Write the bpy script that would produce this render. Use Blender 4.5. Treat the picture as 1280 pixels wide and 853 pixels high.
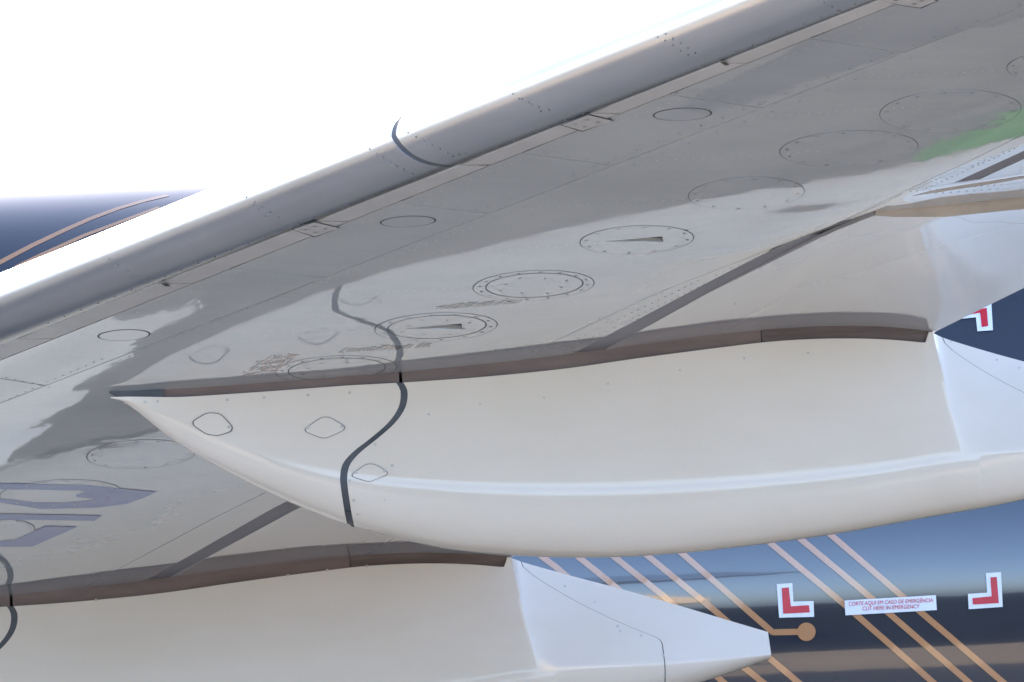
import bpy, bmesh, math, random
from math import sin, cos, tan, pi, radians, sqrt, atan2
from mathutils import Vector, Matrix

random.seed(7)
scene = bpy.context.scene
for o in list(bpy.data.objects):
    bpy.data.objects.remove(o)
COL = scene.collection

# ------------------------------------------------------------------ camera
# world: X = aft, Y = inboard (away from the photographer), Z = up, metres
FPX = 10000.0                       # focal length in pixels of the 1280 px wide photograph
AZ = radians(-8.0)                  # seen from a little ahead of the wing
CAM = Vector((25.0 * tan(AZ), 0.0, 1.2))
PITCH = radians(5.53)
ROLL = radians(3.2)
FWD = Vector((-sin(AZ) * cos(PITCH), cos(AZ) * cos(PITCH), sin(PITCH)))
RT0 = Vector((cos(AZ), sin(AZ), 0))
UP0 = RT0.cross(FWD)
RT = RT0 * cos(ROLL) - UP0 * sin(ROLL)
UP = RT0 * sin(ROLL) + UP0 * cos(ROLL)
cd = bpy.data.cameras.new('camera')
cd.sensor_width = 36.0
cd.lens = 36.0 * FPX / 1280.0
cd.clip_start = 0.5
cd.clip_end = 5000
cam = bpy.data.objects.new('camera', cd)
COL.objects.link(cam)
M = Matrix((RT, UP, -FWD)).transposed().to_4x4()
M.translation = CAM
cam.matrix_world = M
scene.camera = cam

# ------------------------------------------------------------------ light
SUN_EL = radians(22.0)
SUN_AZ = radians(-12.0)             # from +Y (behind the fuselage), positive towards +X
world = bpy.data.worlds.new('World')
scene.world = world
world.use_nodes = True
wn = world.node_tree
sky = wn.nodes.new('ShaderNodeTexSky')
sky.sky_type = 'NISHITA'
sky.sun_disc = False
sky.sun_elevation = SUN_EL
sky.sun_rotation = SUN_AZ
sky.dust_density = 1.5
sky.air_density = 0.42
sky.ozone_density = 0.6
bg = wn.nodes['Background']
wn.links.new(sky.outputs[0], bg.inputs[0])
bg.inputs[1].default_value = 0.15
sd = bpy.data.lights.new('sun', 'SUN')
sd.energy = 4.2
sd.angle = radians(0.6)
sd.color = (1.0, 0.83, 0.64)
sun = bpy.data.objects.new('sun', sd)
COL.objects.link(sun)
tosun = Vector((sin(SUN_AZ) * cos(SUN_EL), cos(SUN_AZ) * cos(SUN_EL), sin(SUN_EL)))
sun.rotation_euler = tosun.to_track_quat('Z', 'Y').to_euler()
sun.location = (0, 60, 40)
vs = scene.view_settings
vs.view_transform = 'Standard'
vs.look = 'None'
vs.exposure = 2.65
vs.gamma = 1.0
vs.use_curve_mapping = False
scene.render.engine = 'CYCLES'

# ------------------------------------------------------------------ image <-> place (only used to measure the place)
def ray(px, py):
    return (RT * ((px - 640.0) / FPX) - UP * ((py - 426.5) / FPX) + FWD)

def project(p):
    v = Vector(p) - CAM
    d = v.dot(FWD)
    return 640 + FPX * v.dot(RT) / d, 426.5 - FPX * v.dot(UP) / d

def on_y(px, py, Y):
    d = ray(px, py)
    return CAM + d * ((Y - CAM.y) / d.y)

# ------------------------------------------------------------------ materials
def mat(name, col, rough=0.4, metal=0.0, ior=1.5, coat=0.0, spec=0.5):
    m = bpy.data.materials.new(name)
    m.use_nodes = True
    b = m.node_tree.nodes['Principled BSDF']
    b.inputs['Base Color'].default_value = (*col, 1)
    b.inputs['Roughness'].default_value = rough
    b.inputs['Metallic'].default_value = metal
    b.inputs['IOR'].default_value = ior
    b.inputs['Coat Weight'].default_value = coat
    b.inputs['Coat Roughness'].default_value = 0.02
    return m

def N(m, t, **kw):
    n = m.node_tree.nodes.new(t)
    for k, v in kw.items():
        if k in n.inputs:
            n.inputs[k].default_value = v
        else:
            setattr(n, k, v)
    return n

def coords(m, scale=(1, 1, 1), rot=(0, 0, 0)):
    g = N(m, 'ShaderNodeNewGeometry')
    mp = N(m, 'ShaderNodeMapping')
    mp.inputs['Scale'].default_value = scale
    mp.inputs['Rotation'].default_value = rot
    m.node_tree.links.new(g.outputs['Position'], mp.inputs['Vector'])
    return mp.outputs['Vector']

def add_variation(m, c1, c2, scale=3.0, detail=6, vscale=(1, 1, 1), rot=(0, 0, 0), lo=0.35, hi=0.65):
    L = m.node_tree.links
    n = N(m, 'ShaderNodeTexNoise', Scale=scale, Detail=detail, Roughness=0.6)
    L.new(coords(m, vscale, rot), n.inputs['Vector'])
    r = N(m, 'ShaderNodeValToRGB')
    r.color_ramp.elements[0].position = lo
    r.color_ramp.elements[1].position = hi
    r.color_ramp.elements[0].color = (*c1, 1)
    r.color_ramp.elements[1].color = (*c2, 1)
    L.new(n.outputs['Fac'], r.inputs['Fac'])
    L.new(r.outputs['Color'], m.node_tree.nodes['Principled BSDF'].inputs['Base Color'])
    return r

def add_rough(m, lo, hi, scale=5.0, vscale=(1, 1, 1), rot=(0, 0, 0)):
    L = m.node_tree.links
    n = N(m, 'ShaderNodeTexNoise', Scale=scale, Detail=5, Roughness=0.6)
    L.new(coords(m, vscale, rot), n.inputs['Vector'])
    mr = N(m, 'ShaderNodeMapRange')
    mr.inputs['From Min'].default_value = 0.3
    mr.inputs['From Max'].default_value = 0.7
    mr.inputs['To Min'].default_value = lo
    mr.inputs['To Max'].default_value = hi
    L.new(n.outputs['Fac'], mr.inputs['Value'])
    L.new(mr.outputs['Result'], m.node_tree.nodes['Principled BSDF'].inputs['Roughness'])

def add_bump(m, layers, coat_too=False):
    """layers: (scale, vscale, rot, strength_distance)"""
    L = m.node_tree.links
    prev = None
    for (sc, vsc, rot, dist) in layers:
        n = N(m, 'ShaderNodeTexNoise', Scale=sc, Detail=2, Roughness=0.5)
        L.new(coords(m, vsc, rot), n.inputs['Vector'])
        b = N(m, 'ShaderNodeBump', Strength=1.0, Distance=dist)
        L.new(n.outputs['Fac'], b.inputs['Height'])
        if prev is not None:
            L.new(prev, b.inputs['Normal'])
        prev = b.outputs['Normal']
    L.new(prev, m.node_tree.nodes['Principled BSDF'].inputs['Normal'])
    L.new(prev, m.node_tree.nodes['Principled BSDF'].inputs['Coat Normal'])

SW = radians(-32)
MAT = {}
MAT['wing'] = m = mat('wing_grey_paint', (0.46, 0.475, 0.485), 0.05, ior=1.55)
add_variation(m, (0.435, 0.468, 0.487), (0.495, 0.53, 0.545), 2.2, 8, (0.45, 1.3, 1))
add_rough(m, 0.03, 0.085, 6.0, (1, 0.3, 1))
add_bump(m, [(1.6, (1, 0.35, 1), (0, 0, 0), 0.006), (11.0, (1, 0.45, 1), (0, 0, 0), 0.0006)])
MAT['panel'] = m = mat('access_panel_paint', (0.37, 0.38, 0.385), 0.06, ior=1.55)
add_variation(m, (0.455, 0.488, 0.507), (0.487, 0.52, 0.535), 4.0, 6)
add_bump(m, [(3.0, (1, 1, 1), (0, 0, 0), 0.003)])
MAT['flap'] = m = mat('flap_grey_paint', (0.40, 0.405, 0.405), 0.07, ior=1.52)
add_variation(m, (0.45, 0.455, 0.46), (0.49, 0.495, 0.50), 2.6, 7, (1, 0.4, 1))
add_bump(m, [(1.2, (1, 0.4, 1), (0, 0, 0), 0.005)])
for k in ('wing', 'panel', 'flap'):
    MAT[k].node_tree.nodes['Principled BSDF'].inputs['Coat Weight'].default_value = 1.0
    MAT[k].node_tree.nodes['Principled BSDF'].inputs['Coat IOR'].default_value = 1.6
MAT['slat'] = m = mat('slat_polished_metal', (0.5, 0.5, 0.49), 0.28, metal=1.0)
add_variation(m, (0.50, 0.485, 0.465), (0.56, 0.543, 0.52), 3.0, 8, (1, 0.3, 3))
add_rough(m, 0.22, 0.27, 1.5, (1, 0.3, 2))
MAT['slat_lip'] = m = mat('slat_lip_paint', (0.50, 0.50, 0.49), 0.3)
add_variation(m, (0.42, 0.42, 0.415), (0.49, 0.488, 0.48), 4.0, 6)
MAT['white'] = m = mat('fairing_white_paint', (0.80, 0.78, 0.745), 0.12, ior=1.5)
add_variation(m, (0.71, 0.635, 0.52), (0.77, 0.70, 0.60), 1.6, 9, (0.5, 1, 1.4))
add_bump(m, [(1.3, (0.6, 1, 1), (0, 0, 0), 0.0025)])
MAT['seal'] = m = mat('brown_seal', (0.20, 0.155, 0.14), 0.55)
add_variation(m, (0.15, 0.108, 0.092), (0.20, 0.148, 0.126), 3.0, 5, (1, 1, 5))
MAT['rubber'] = m = mat('dark_rubber', (0.06, 0.065, 0.07), 0.45)
add_variation(m, (0.045, 0.05, 0.055), (0.09, 0.095, 0.10), 8, 5)
MAT['gap'] = m = mat('joint_sealant', (0.045, 0.045, 0.045), 0.7)
add_variation(m, (0.03, 0.03, 0.03), (0.07, 0.068, 0.065), 12, 4)
MAT['gap_soft'] = m = mat('grey_joint_sealant', (0.15, 0.15, 0.148), 0.6)
add_variation(m, (0.12, 0.12, 0.118), (0.18, 0.178, 0.175), 12, 4)
MAT['cove'] = m = mat('flap_cove_grey', (0.20, 0.195, 0.21), 0.5)
add_variation(m, (0.185, 0.18, 0.195), (0.215, 0.21, 0.225), 4, 5)
MAT['tan'] = m = mat('tan_edge_seal', (0.42, 0.36, 0.29), 0.45)
add_variation(m, (0.36, 0.31, 0.25), (0.48, 0.41, 0.33), 6, 5)
MAT['screw'] = m = mat('fastener_metal', (0.12, 0.12, 0.115), 0.5, metal=0.3)
add_variation(m, (0.08, 0.08, 0.08), (0.18, 0.175, 0.17), 30, 3)
MAT['screw_slat'] = m = mat('slat_fastener', (0.25, 0.25, 0.25), 0.5, metal=0.3)
add_variation(m, (0.16, 0.16, 0.16), (0.34, 0.335, 0.33), 30, 3)
MAT['screw_light'] = m = mat('fastener_light', (0.55, 0.52, 0.45), 0.4, metal=0.4)
add_variation(m, (0.42, 0.40, 0.36), (0.62, 0.58, 0.5), 30, 3)
MAT['navy'] = m = mat('fuselage_navy_paint', (0.020, 0.026, 0.040), 0.08, coat=1.0)
add_variation(m, (0.025, 0.030, 0.039), (0.032, 0.038, 0.048), 1.2, 6)
add_bump(m, [(0.8, (0.5, 1, 1), (0, 0, 0), 0.006), (5.0, (0.4, 1, 1), (0, 0, 0), 0.0006)])
MAT['orange'] = m = mat('copper_stripe_paint', (0.52, 0.25, 0.105), 0.12, coat=1.0)
add_variation(m, (0.49, 0.235, 0.10), (0.55, 0.265, 0.115), 5, 5)
MAT['red'] = m = mat('red_marking_paint', (0.62, 0.02, 0.035), 0.3)
add_variation(m, (0.58, 0.018, 0.03), (0.66, 0.025, 0.042), 9, 5)
MAT['mark_white'] = m = mat('white_marking_paint', (0.82, 0.83, 0.85), 0.3)
add_variation(m, (0.79, 0.80, 0.82), (0.85, 0.86, 0.87), 9, 5)
MAT['reg'] = m = mat('registration_blue_paint', (0.06, 0.08, 0.22), 0.06, ior=1.5, coat=0.3)
add_variation(m, (0.12, 0.17, 0.40), (0.14, 0.195, 0.44), 5, 5)
MAT['stencil_red'] = m = mat('faded_red_stencil', (0.42, 0.27, 0.25), 0.06, ior=1.55, coat=1.0)
add_variation(m, (0.40, 0.23, 0.22), (0.40, 0.29, 0.285), 40, 4)
MAT['stencil_grey'] = m = mat('faded_grey_stencil', (0.27, 0.27, 0.265), 0.06, ior=1.55, coat=1.0)
add_variation(m, (0.24, 0.24, 0.235), (0.32, 0.315, 0.31), 40, 4)
MAT['asphalt'] = m = mat('asphalt', (0.07, 0.28, 0.25), 0.85)
add_variation(m, (0.03, 0.035, 0.04), (0.046, 0.052, 0.058), 0.5, 10)
m.node_tree.nodes['Principled BSDF'].inputs['Specular IOR Level'].default_value = 0.05
MAT['concrete'] = m = mat('bounce_apron_concrete', (0.36, 0.33, 0.29), 0.85)  # light warm tone chosen to bounce light upwards
add_variation(m, (0.48, 0.42, 0.335), (0.56, 0.495, 0.405), 0.5, 10)
MAT['added_pale_ground'] = m = mat('added_pale_pavement', (0.12, 0.13, 0.14), 0.85)  # pale tone stands in for sunlit ground mirrored in the wing
add_variation(m, (0.12, 0.145, 0.17), (0.155, 0.18, 0.205), 0.7, 10)
MAT['grass'] = m = mat('grass', (0.07, 0.13, 0.03), 0.9)
add_variation(m, (0.014, 0.05, 0.02), (0.028, 0.08, 0.034), 2.5, 10)

for k in ('grass', 'added_pale_ground', 'concrete', 'asphalt'):
    MAT[k].node_tree.nodes['Principled BSDF'].inputs['Specular IOR Level'].default_value = 0.0

# ------------------------------------------------------------------ mesh helpers
def obj(name, verts, faces, material, parent=None, smooth=True, kind=None, label=None):
    me = bpy.data.meshes.new(name)
    me.from_pydata([tuple(v) for v in verts], [], faces)
    me.update()
    if smooth:
        me.polygons.foreach_set('use_smooth', [True] * len(me.polygons))
    me.materials.append(MAT[material] if isinstance(material, str) else material)
    o = bpy.data.objects.new(name, me)
    COL.objects.link(o)
    if parent is not None:
        o.parent = parent
    if kind:
        o['kind'] = kind
    if label:
        o['label'] = label
    return o

def grid_faces(nu, nv, flip=False, off=0):
    f = []
    for i in range(nu):
        for j in range(nv):
            a = off + i * (nv + 1) + j
            q = (a, a + 1, a + nv + 2, a + nv + 1)
            f.append(q[::-1] if flip else q)
    return f

def solid_grid(P, nu, nv, thick_dir, t):
    """sheet of points P[i][j] given a back face t away along thick_dir(i, j) and side walls (sharp)"""
    verts, faces = [], []
    for i in range(nu + 1):
        for j in range(nv + 1):
            verts.append(P[i][j])
    faces += grid_faces(nu, nv)
    rim = [(i, 0) for i in range(nu + 1)] + [(nu, j) for j in range(1, nv + 1)] + \
          [(i, nv) for i in range(nu - 1, -1, -1)] + [(0, j) for j in range(nv - 1, 0, -1)]
    base = len(verts)
    n = len(rim)
    for (i, j) in rim:
        verts.append(P[i][j])
    for (i, j) in rim:
        verts.append(P[i][j] + thick_dir * t)
    for k in range(n):
        k2 = (k + 1) % n
        faces.append((base + k, base + n + k, base + n + k2, base + k2))
    return verts, faces

def interp(xs, ys, x):
    if x <= xs[0]:
        k = 0
    elif x >= xs[-1]:
        k = len(xs) - 2
    else:
        k = max(i for i in range(len(xs) - 1) if xs[i] <= x)
    t = (x - xs[k]) / (xs[k + 1] - xs[k])
    return ys[k] + t * (ys[k + 1] - ys[k])

class Pchip:
    def __init__(s, xs, ys, ext=9.0):
        s.ext = ext
        s.x, s.y = list(xs), list(ys)
        n = len(xs)
        h = [xs[i + 1] - xs[i] for i in range(n - 1)]
        d = [(ys[i + 1] - ys[i]) / h[i] for i in range(n - 1)]
        m = [d[0]] + [0] * (n - 2) + [d[-1]]
        for i in range(1, n - 1):
            m[i] = (d[i - 1] * h[i] + d[i] * h[i - 1]) / (h[i] + h[i - 1])
        s.m, s.h = m, h
    def __call__(s, x):
        n = len(s.x)
        if x <= s.x[0]:
            return s.y[0] + (x - s.x[0]) * s.m[0]
        if x >= s.x[-1]:
            return s.y[-1] + (min(x, s.x[-1] + s.ext) - s.x[-1]) * s.m[-1]
        k = 0
        while k < n - 2 and s.x[k + 1] <= x:
            k += 1
        h = s.h[k]
        t = (x - s.x[k]) / h
        return ((2*t**3 - 3*t*t + 1) * s.y[k] + (t**3 - 2*t*t + t) * h * s.m[k]
                + (-2*t**3 + 3*t*t) * s.y[k + 1] + (t**3 - t*t) * h * s.m[k + 1])

# ------------------------------------------------------------------ the wing's lower surface
YF = 25.0                                   # near flap track fairing
DIHED = 0.131
XSLOPE = 0.022
_p0 = on_y(640, 466, YF)
def plane(x, y):
    return _p0.z - DIHED * (y - YF) + XSLOPE * (x - _p0.x)

def on_plane(px, py, dz=0.0):
    d = ray(px, py)
    # CAM + d*t ; solve z = plane + dz
    a = d.z + DIHED * d.y - XSLOPE * d.x
    b = _p0.z + dz - DIHED * (CAM.y - YF) + XSLOPE * (CAM.x - _p0.x) - CAM.z
    return CAM + d * (b / a)

def fit_line(pts, dz, deg=1):
    P = [on_plane(x, y, dz) for x, y in pts]
    n = len(P)
    my = sum(p.y for p in P) / n
    mx = sum(p.x for p in P) / n
    b = sum((p.y - my) * (p.x - mx) for p in P) / sum((p.y - my) ** 2 for p in P)
    return lambda y: mx + b * (y - my)

def poly_line(pts, dz):
    P = sorted([on_plane(x, y, dz) for x, y in pts], key=lambda p: p.y)
    ys = [p.y for p in P]
    xs = [p.x for p in P]
    return lambda y: interp(ys, xs, y)

DZ = [0.15, 0.035, 0.030, 0.0, -0.006, 0.003, 0.011, 0.0415, 0.0]
X_nose = fit_line([(0, 368), (340, 230), (480, 172), (920, 0)], DZ[0])
X_lip = fit_line([(0, 431), (200, 355), (300, 312), (424, 264), (500, 235), (640, 181), (740, 140), (900, 77), (1098, 0)], DZ[1])
X_seam = fit_line([(0, 450), (140, 396), (302, 331), (420, 282), (500, 252), (578, 217), (725, 161), (836, 118), (960, 68), (1128, 4)], DZ[2])
X_fspar = fit_line([(0, 508), (127, 455), (245, 411), (340, 371), (400, 347), (600, 267), (767, 205), (955, 135), (1137, 66), (1280, 10)], DZ[3])
X_rear = poly_line([(147, 712), (273, 645), (326, 619), (669, 438), (825, 365), (1040, 282), (1129, 240), (1203, 206), (1280, 168)], DZ[4])
X_stripe = poly_line([(211, 710), (339, 637), (721, 440), (865, 364), (980, 303), (1021, 292), (1042, 284), (1150, 241), (1190, 230), (1280, 189)], DZ[5])
X_flap = poly_line([(257, 698), (370, 637), (753, 440), (889, 364), (980, 318), (1042, 287), (1150, 243), (1212, 230), (1280, 199)], DZ[6])
X_te = poly_line([(640, 697), (1165, 417), (1280, 360)], DZ[8])
def X_fmid(y):
    return 0.5 * X_flap(y) + 0.5 * X_te(y)
LINES = [X_nose, X_lip, X_seam, X_fspar, X_rear, X_stripe, X_flap, X_fmid, X_te]
_prof = {}
def profile(y):
    k = round(y, 3)
    if k not in _prof:
        xf, xr, xp, xt = X_fspar(k), X_rear(k), X_flap(k), X_te(k)
        xs = [X_lip(k), X_seam(k), xf, xf + 0.62 * (xr - xf), xr, 0.5 * (X_stripe(k) + xp), xp + 0.115 * (xt - xp), xp + 0.36 * (xt - xp), X_fmid(k), xp + 0.70 * (xt - xp), xp + 0.85 * (xt - xp), xt]
        ds = [DZ[1], DZ[2], DZ[3], -0.020, DZ[4], 0.5 * (DZ[5] + DZ[6]), 0.0196, 0.0362, 0.0415, 0.0386, 0.026, DZ[8]]
        for i in range(1, len(xs)):
            xs[i] = max(xs[i], xs[i - 1] + 0.02)
        _prof[k] = Pchip(xs, ds, 0.02)
    return _prof[k]
def S(x, y):
    return plane(x, y) + profile(y)(x)
def SP(x, y, off=0.0):
    """point on the lower surface, off metres proud of it (downwards)"""
    return Vector((x, y, S(x, y) - off))
def on_wing(px, py, off=0.0):
    d = ray(px, py)
    lo, hi = 12.0, 31.0
    def f(Y):
        t = Y / d.y
        return CAM.z + d.z * t - S(CAM.x + d.x * t, Y)
    flo = f(lo)
    for _ in range(34):
        mid = 0.5 * (lo + hi)
        if (f(mid) > 0) == (flo > 0):
            lo = mid
        else:
            hi = mid
    p = CAM + d * (lo / d.y)
    p.z -= off
    return p

Y_TIP, Y_ROOT = 16.5, 30.4
UPV = Vector((0, 0, 1))

# ------------------------------------------------------------------ setting
ground = obj('ground', [(-1500, -1500, 0), (1500, -1500, 0), (1500, 2500, 0), (-1500, 2500, 0)], [(0, 1, 2, 3)], 'asphalt', smooth=False)
ground['kind'] = 'structure'
gr = obj('grass', [(3.5, 33.65, 0.004), (300, 33.65, 0.004), (300, 300, 0.004), (3.5, 300, 0.004)], [(0, 1, 2, 3)], 'grass', smooth=False)
gr['kind'] = 'structure'
bounce_apron = obj('bounce_apron', [(-200, 14, 0.004), (200, 14, 0.004), (200, 27, 0.004), (-200, 27, 0.004)], [(0, 1, 2, 3)], 'concrete', smooth=False)  # unseen concrete strip, extent set to bounce warm light onto wing and fairings
bounce_apron['kind'] = 'structure'
pale_patch = obj('added_pale_ground', [(-200, 90, 0.004), (-200, 27.01, 0.004)] + [(-0.80 + random.uniform(-0.07, 0.07) + 0.05 * sin(k * 0.9), 27.01 + k * 0.16, 0.004) for k in range(60)] + [(-0.7, 90, 0.004)], [tuple(range(63))], 'added_pale_ground', smooth=False)  # unseen patch added for the pale, ragged-edged reflection under the wing
pale_patch['kind'] = 'structure'

# ------------------------------------------------------------------ the airliner
root = bpy.data.objects.new('airliner', None)
COL.objects.link(root)
root.location = (0, 0, 0)
root['label'] = 'grey wing of a parked airliner seen from below, white flap fairings, dark blue fuselage behind'
root['category'] = 'airplane'

# ---- fuselage
FY, FRY, FRZ = 31.6, 1.6, 1.87
FZ = on_y(1200, 722, FY - FRY).z
def fuse_pt(x, a, off=0.0):
    return Vector((x, FY - (FRY + off) * cos(a), FZ + (FRZ + off) * sin(a)))
def on_fuse(px, py, off=0.0):
    d = ray(px, py)
    A, B = FRY + off, FRZ + off
    oy, oz = CAM.y - FY, CAM.z - FZ
    a = (d.y / A) ** 2 + (d.z / B) ** 2
    b = 2 * (oy * d.y / A ** 2 + oz * d.z / B ** 2)
    c = (oy / A) ** 2 + (oz / B) ** 2 - 1
    disc = b * b - 4 * a * c
    if disc < 0:
        return None
    return CAM + d * ((-b - sqrt(disc)) / (2 * a))
nu, nv = 40, 160
V = []
for i in range(nu + 1):
    x = -19 + 38 * i / nu
    for j in range(nv):
        V.append(fuse_pt(x, 2 * pi * j / nv))
F = []
for i in range(nu):
    for j in range(nv):
        a, b = i * nv + j, i * nv + (j + 1) % nv
        F.append((a, a + nv, b + nv, b))
fuselage = obj('fuselage', V, F, 'navy', root, label='glossy dark blue fuselage with copper lines behind the wing')

def ribbon_px(pts, width, off, name, material, parent, n=14):
    L = []
    for k in range(len(pts) - 1):
        for q in range(n):
            t = q / n
            L.append((pts[k][0] + t * (pts[k + 1][0] - pts[k][0]), pts[k][1] + t * (pts[k + 1][1] - pts[k][1])))
    L.append(pts[-1])
    P = [on_fuse(x, y, off) for x, y in L]
    P = [p for p in P if p is not None]
    V, F = [], []
    for k, p in enumerate(P):
        t = (P[min(k + 1, len(P) - 1)] - P[max(k - 1, 0)]).normalized()
        nrm = Vector((0, (p.y - FY) / FRY ** 2, (p.z - FZ) / FRZ ** 2)).normalized()
        b = t.cross(nrm).normalized() * (width / 2)
        V += [p - b, p + b]
    for k in range(len(P) - 1):
        F.append((2 * k, 2 * k + 1, 2 * k + 3, 2 * k + 2))
    return obj(name, V, F, material, parent)

W_ST = 0.0235
stripes = [
    [(930, 652), (964, 680), (1057, 757), (1174, 860)],
    [(968, 647), (1002, 675), (1086, 745), (1219, 860)],
    [(1004, 640), (1040, 670), (1126, 744), (1262, 860)],
    [(820, 664), (855, 694), (966, 790.6), (998, 790)],
    [(777, 668), (812, 697), (894, 764), (956, 818), (1006, 860)],
    [(735, 669), (770, 698), (828, 744), (926, 831), (962, 860)],
    [(690, 669), (725, 698), (759, 725), (892, 842), (912, 860)],
    [(645, 668), (680, 698), (695, 709), (870, 860)],
]
for k, st in enumerate(stripes):
    ribbon_px(st, W_ST, 0.003, 'copper_stripe', 'orange', fuselage)
ribbon_px([(-30, 342), (0, 328), (40, 307), (80, 288), (114, 273), (149, 260), (180, 251), (210, 244)], 0.023, 0.0012, 'copper_stripe', 'orange', fuselage, 6)
ribbon_px([(20, 334), (53, 318), (106, 294), (149, 278), (199, 259)], 0.019, 0.0012, 'copper_stripe', 'orange', fuselage, 6)
# round end of the circuit line
V = [on_fuse(1008, 790, 0.005)]
for k in range(32):
    a = 2 * pi * k / 32
    V.append(on_fuse(1008 + 11.5 * cos(a), 790 + 11.5 * sin(a), 0.005))
obj('copper_dot', V, [(0, 1 + (k + 1) % 32, 1 + k) for k in range(32)], 'orange', fuselage)

def px_poly(pts, surf, off, name, material, parent, cuts=0, label=None, kind=None):
    bm = bmesh.new()
    vs_ = [bm.verts.new((x, -y, 0)) for x, y in pts]
    bm.faces.new(vs_)
    bmesh.ops.triangulate(bm, faces=bm.faces[:])
    for _ in range(cuts):
        bmesh.ops.subdivide_edges(bm, edges=bm.edges[:], cuts=1, use_grid_fill=True)
        bmesh.ops.triangulate(bm, faces=bm.faces[:])
    bm.verts.index_update()
    V = [surf(v.co.x, -v.co.y, off) for v in bm.verts]
    F = [[v.index for v in f.verts] for f in bm.faces]
    bm.free()
    return obj(name, V, F, material, parent, label=label, kind=kind)

def Z(ox, oy, sc, pts):
    return [(ox + x / sc, oy + y / sc) for x, y in pts]
z4 = lambda p: Z(940, 630, 3.765, p)
z8 = lambda p: Z(940, 200, 3.709, p)
marks = [
    (z4([(115, 378), (190, 373), (195, 460), (290, 458), (292, 532), (128, 536)]),
     z4([(140, 396), (173, 393), (183, 482), (268, 477), (272, 511), (147, 517)]), 'red bracket mark left of the white emergency label'),
    (z4([(1100, 326), (1172, 322), (1180, 485), (1020, 496), (1016, 424), (1106, 418)]),
     z4([(1122, 346), (1152, 344), (1162, 467), (1040, 474), (1037, 444), (1128, 435)]), 'red bracket mark right of the white emergency label'),
    (z8([(955, 690), (1110, 668), (1117, 790), (1045, 795), (1038, 730), (960, 738)]),
     z8([(982, 705), (1088, 686), (1095, 770), (1065, 775), (1058, 708), (984, 722)]), 'red bracket mark just behind the flap trailing edge'),
]
for w_, r_, lb in marks:
    mk = px_poly(w_, on_fuse, 0.005, 'cut_mark', 'mark_white', fuselage, label=lb)
    rr = px_poly(r_, on_fuse, 0.007, 'red_bracket', 'red', fuselage)
    # the red bracket belongs to its mark: same mesh would lose it, so join as second material slot
    me = mk.data
    bmj = bmesh.new()
    bmj.from_mesh(me)
    n0 = len(bmj.faces)
    bmj.from_mesh(rr.data)
    bmj.faces.ensure_lookup_table()
    for f in bmj.faces[n0:]:
        f.material_index = 1
    bmj.to_mesh(me)
    bmj.free()
    me.materials.append(MAT['red'])
    bpy.data.objects.remove(rr)
lab = z4([(435, 455), (865, 430), (870, 500), (440, 525)])
label = px_poly(lab, on_fuse, 0.006, 'emergency_label', 'mark_white', fuselage, label='white emergency cut label with red lettering on the fuselage')
def fuse_text(body, pxl, pyl, pxr, pyr, hpx):
    c = bpy.data.curves.new('label_lettering', 'FONT')
    c.body = body
    c.size = 1.0
    c.align_x = 'LEFT'
    t = bpy.data.objects.new('label_lettering', c)
    COL.objects.link(t)
    dg = bpy.context.evaluated_depsgraph_get()
    me = bpy.data.meshes.new_from_object(t.evaluated_get(dg))
    bpy.data.objects.remove(t)
    xs = [v.co.x for v in me.vertices]
    x0, x1 = min(xs), max(xs)
    for v in me.vertices:
        u = (v.co.x - x0) / (x1 - x0)
        w = v.co.y / 0.70
        p = on_fuse(pxl + u * (pxr - pxl) + w * hpx * 0.06, pyl + u * (pyr - pyl) - w * hpx, 0.0085)
        v.co = p
    me.materials.clear()
    me.materials.append(MAT['red'])
    o = bpy.data.objects.new('label_lettering', me)
    COL.objects.link(o)
    o.parent = fuselage
    return o
fuse_text('CORTE AQUI EM CASO DE EMERG\u00caNCIA', *z4([(455, 480)])[0], *z4([(852, 462)])[0], 5.0)
fuse_text('CUT HERE IN EMERGENCY', *z4([(520, 502)])[0], *z4([(788, 491)])[0], 5.0)

# ---- wing core (dark inner sheet seen in the joints) and upper skin
def slat_pt(th, y, off=0.0):
    """th 0 at the lip, 90 deg at the nose, then over the top (th in radians up to pi)"""
    xl, xn = X_lip(y), X_nose(y)
    zl = plane(xl, y) + DZ[1]
    zn = plane(xn, y) + DZ[0]
    a, b = xl - xn, zn - zl
    if th <= pi / 2:
        return Vector((xl - (a + off) * sin(th), y, zl - off + (b + off) * (1 - cos(th))))
    ph = th - pi / 2
    return Vector((xn - off + 0.21 * (1 - cos(ph)), y, zn + (0.112 + off) * sin(ph)))

def ylist(y0, y1, step):
    n = max(1, int(abs(y1 - y0) / step + 0.5))
    return [y0 + (y1 - y0) * k / n for k in range(n + 1)]

ys = ylist(Y_TIP, Y_ROOT, 0.12)
nx = 90
P = []
for y in ys:
    xa, xb = X_lip(y) - 0.02, X_te(y) - 0.012
    P.append([Vector((xa + (xb - xa) * k / nx, y, S(xa + (xb - xa) * k / nx, y) + 0.012)) for k in range(nx + 1)])
V = [p for r in P for p in r]
obj('wing_core', V, grid_faces(len(ys) - 1, nx), 'gap', root, label='dark inner structure showing in the joints between wing panels')
# upper skin from the slat's upper edge back to the trailing edge
nx = 24
V = []
for y in ys:
    a = slat_pt(pi, y)
    xb = X_te(y)
    zb = S(xb, y) + 0.006
    for k in range(nx + 1):
        t = k / nx
        hump = 0.09 * (1 - t) * (t ** 0.8) * 2
        V.append(Vector((a.x + (xb - a.x) * t, y, a.z + (zb - a.z) * t + hump)))
obj('upper_skin', V, grid_faces(len(ys) - 1, nx, True), 'wing', root)

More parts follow.
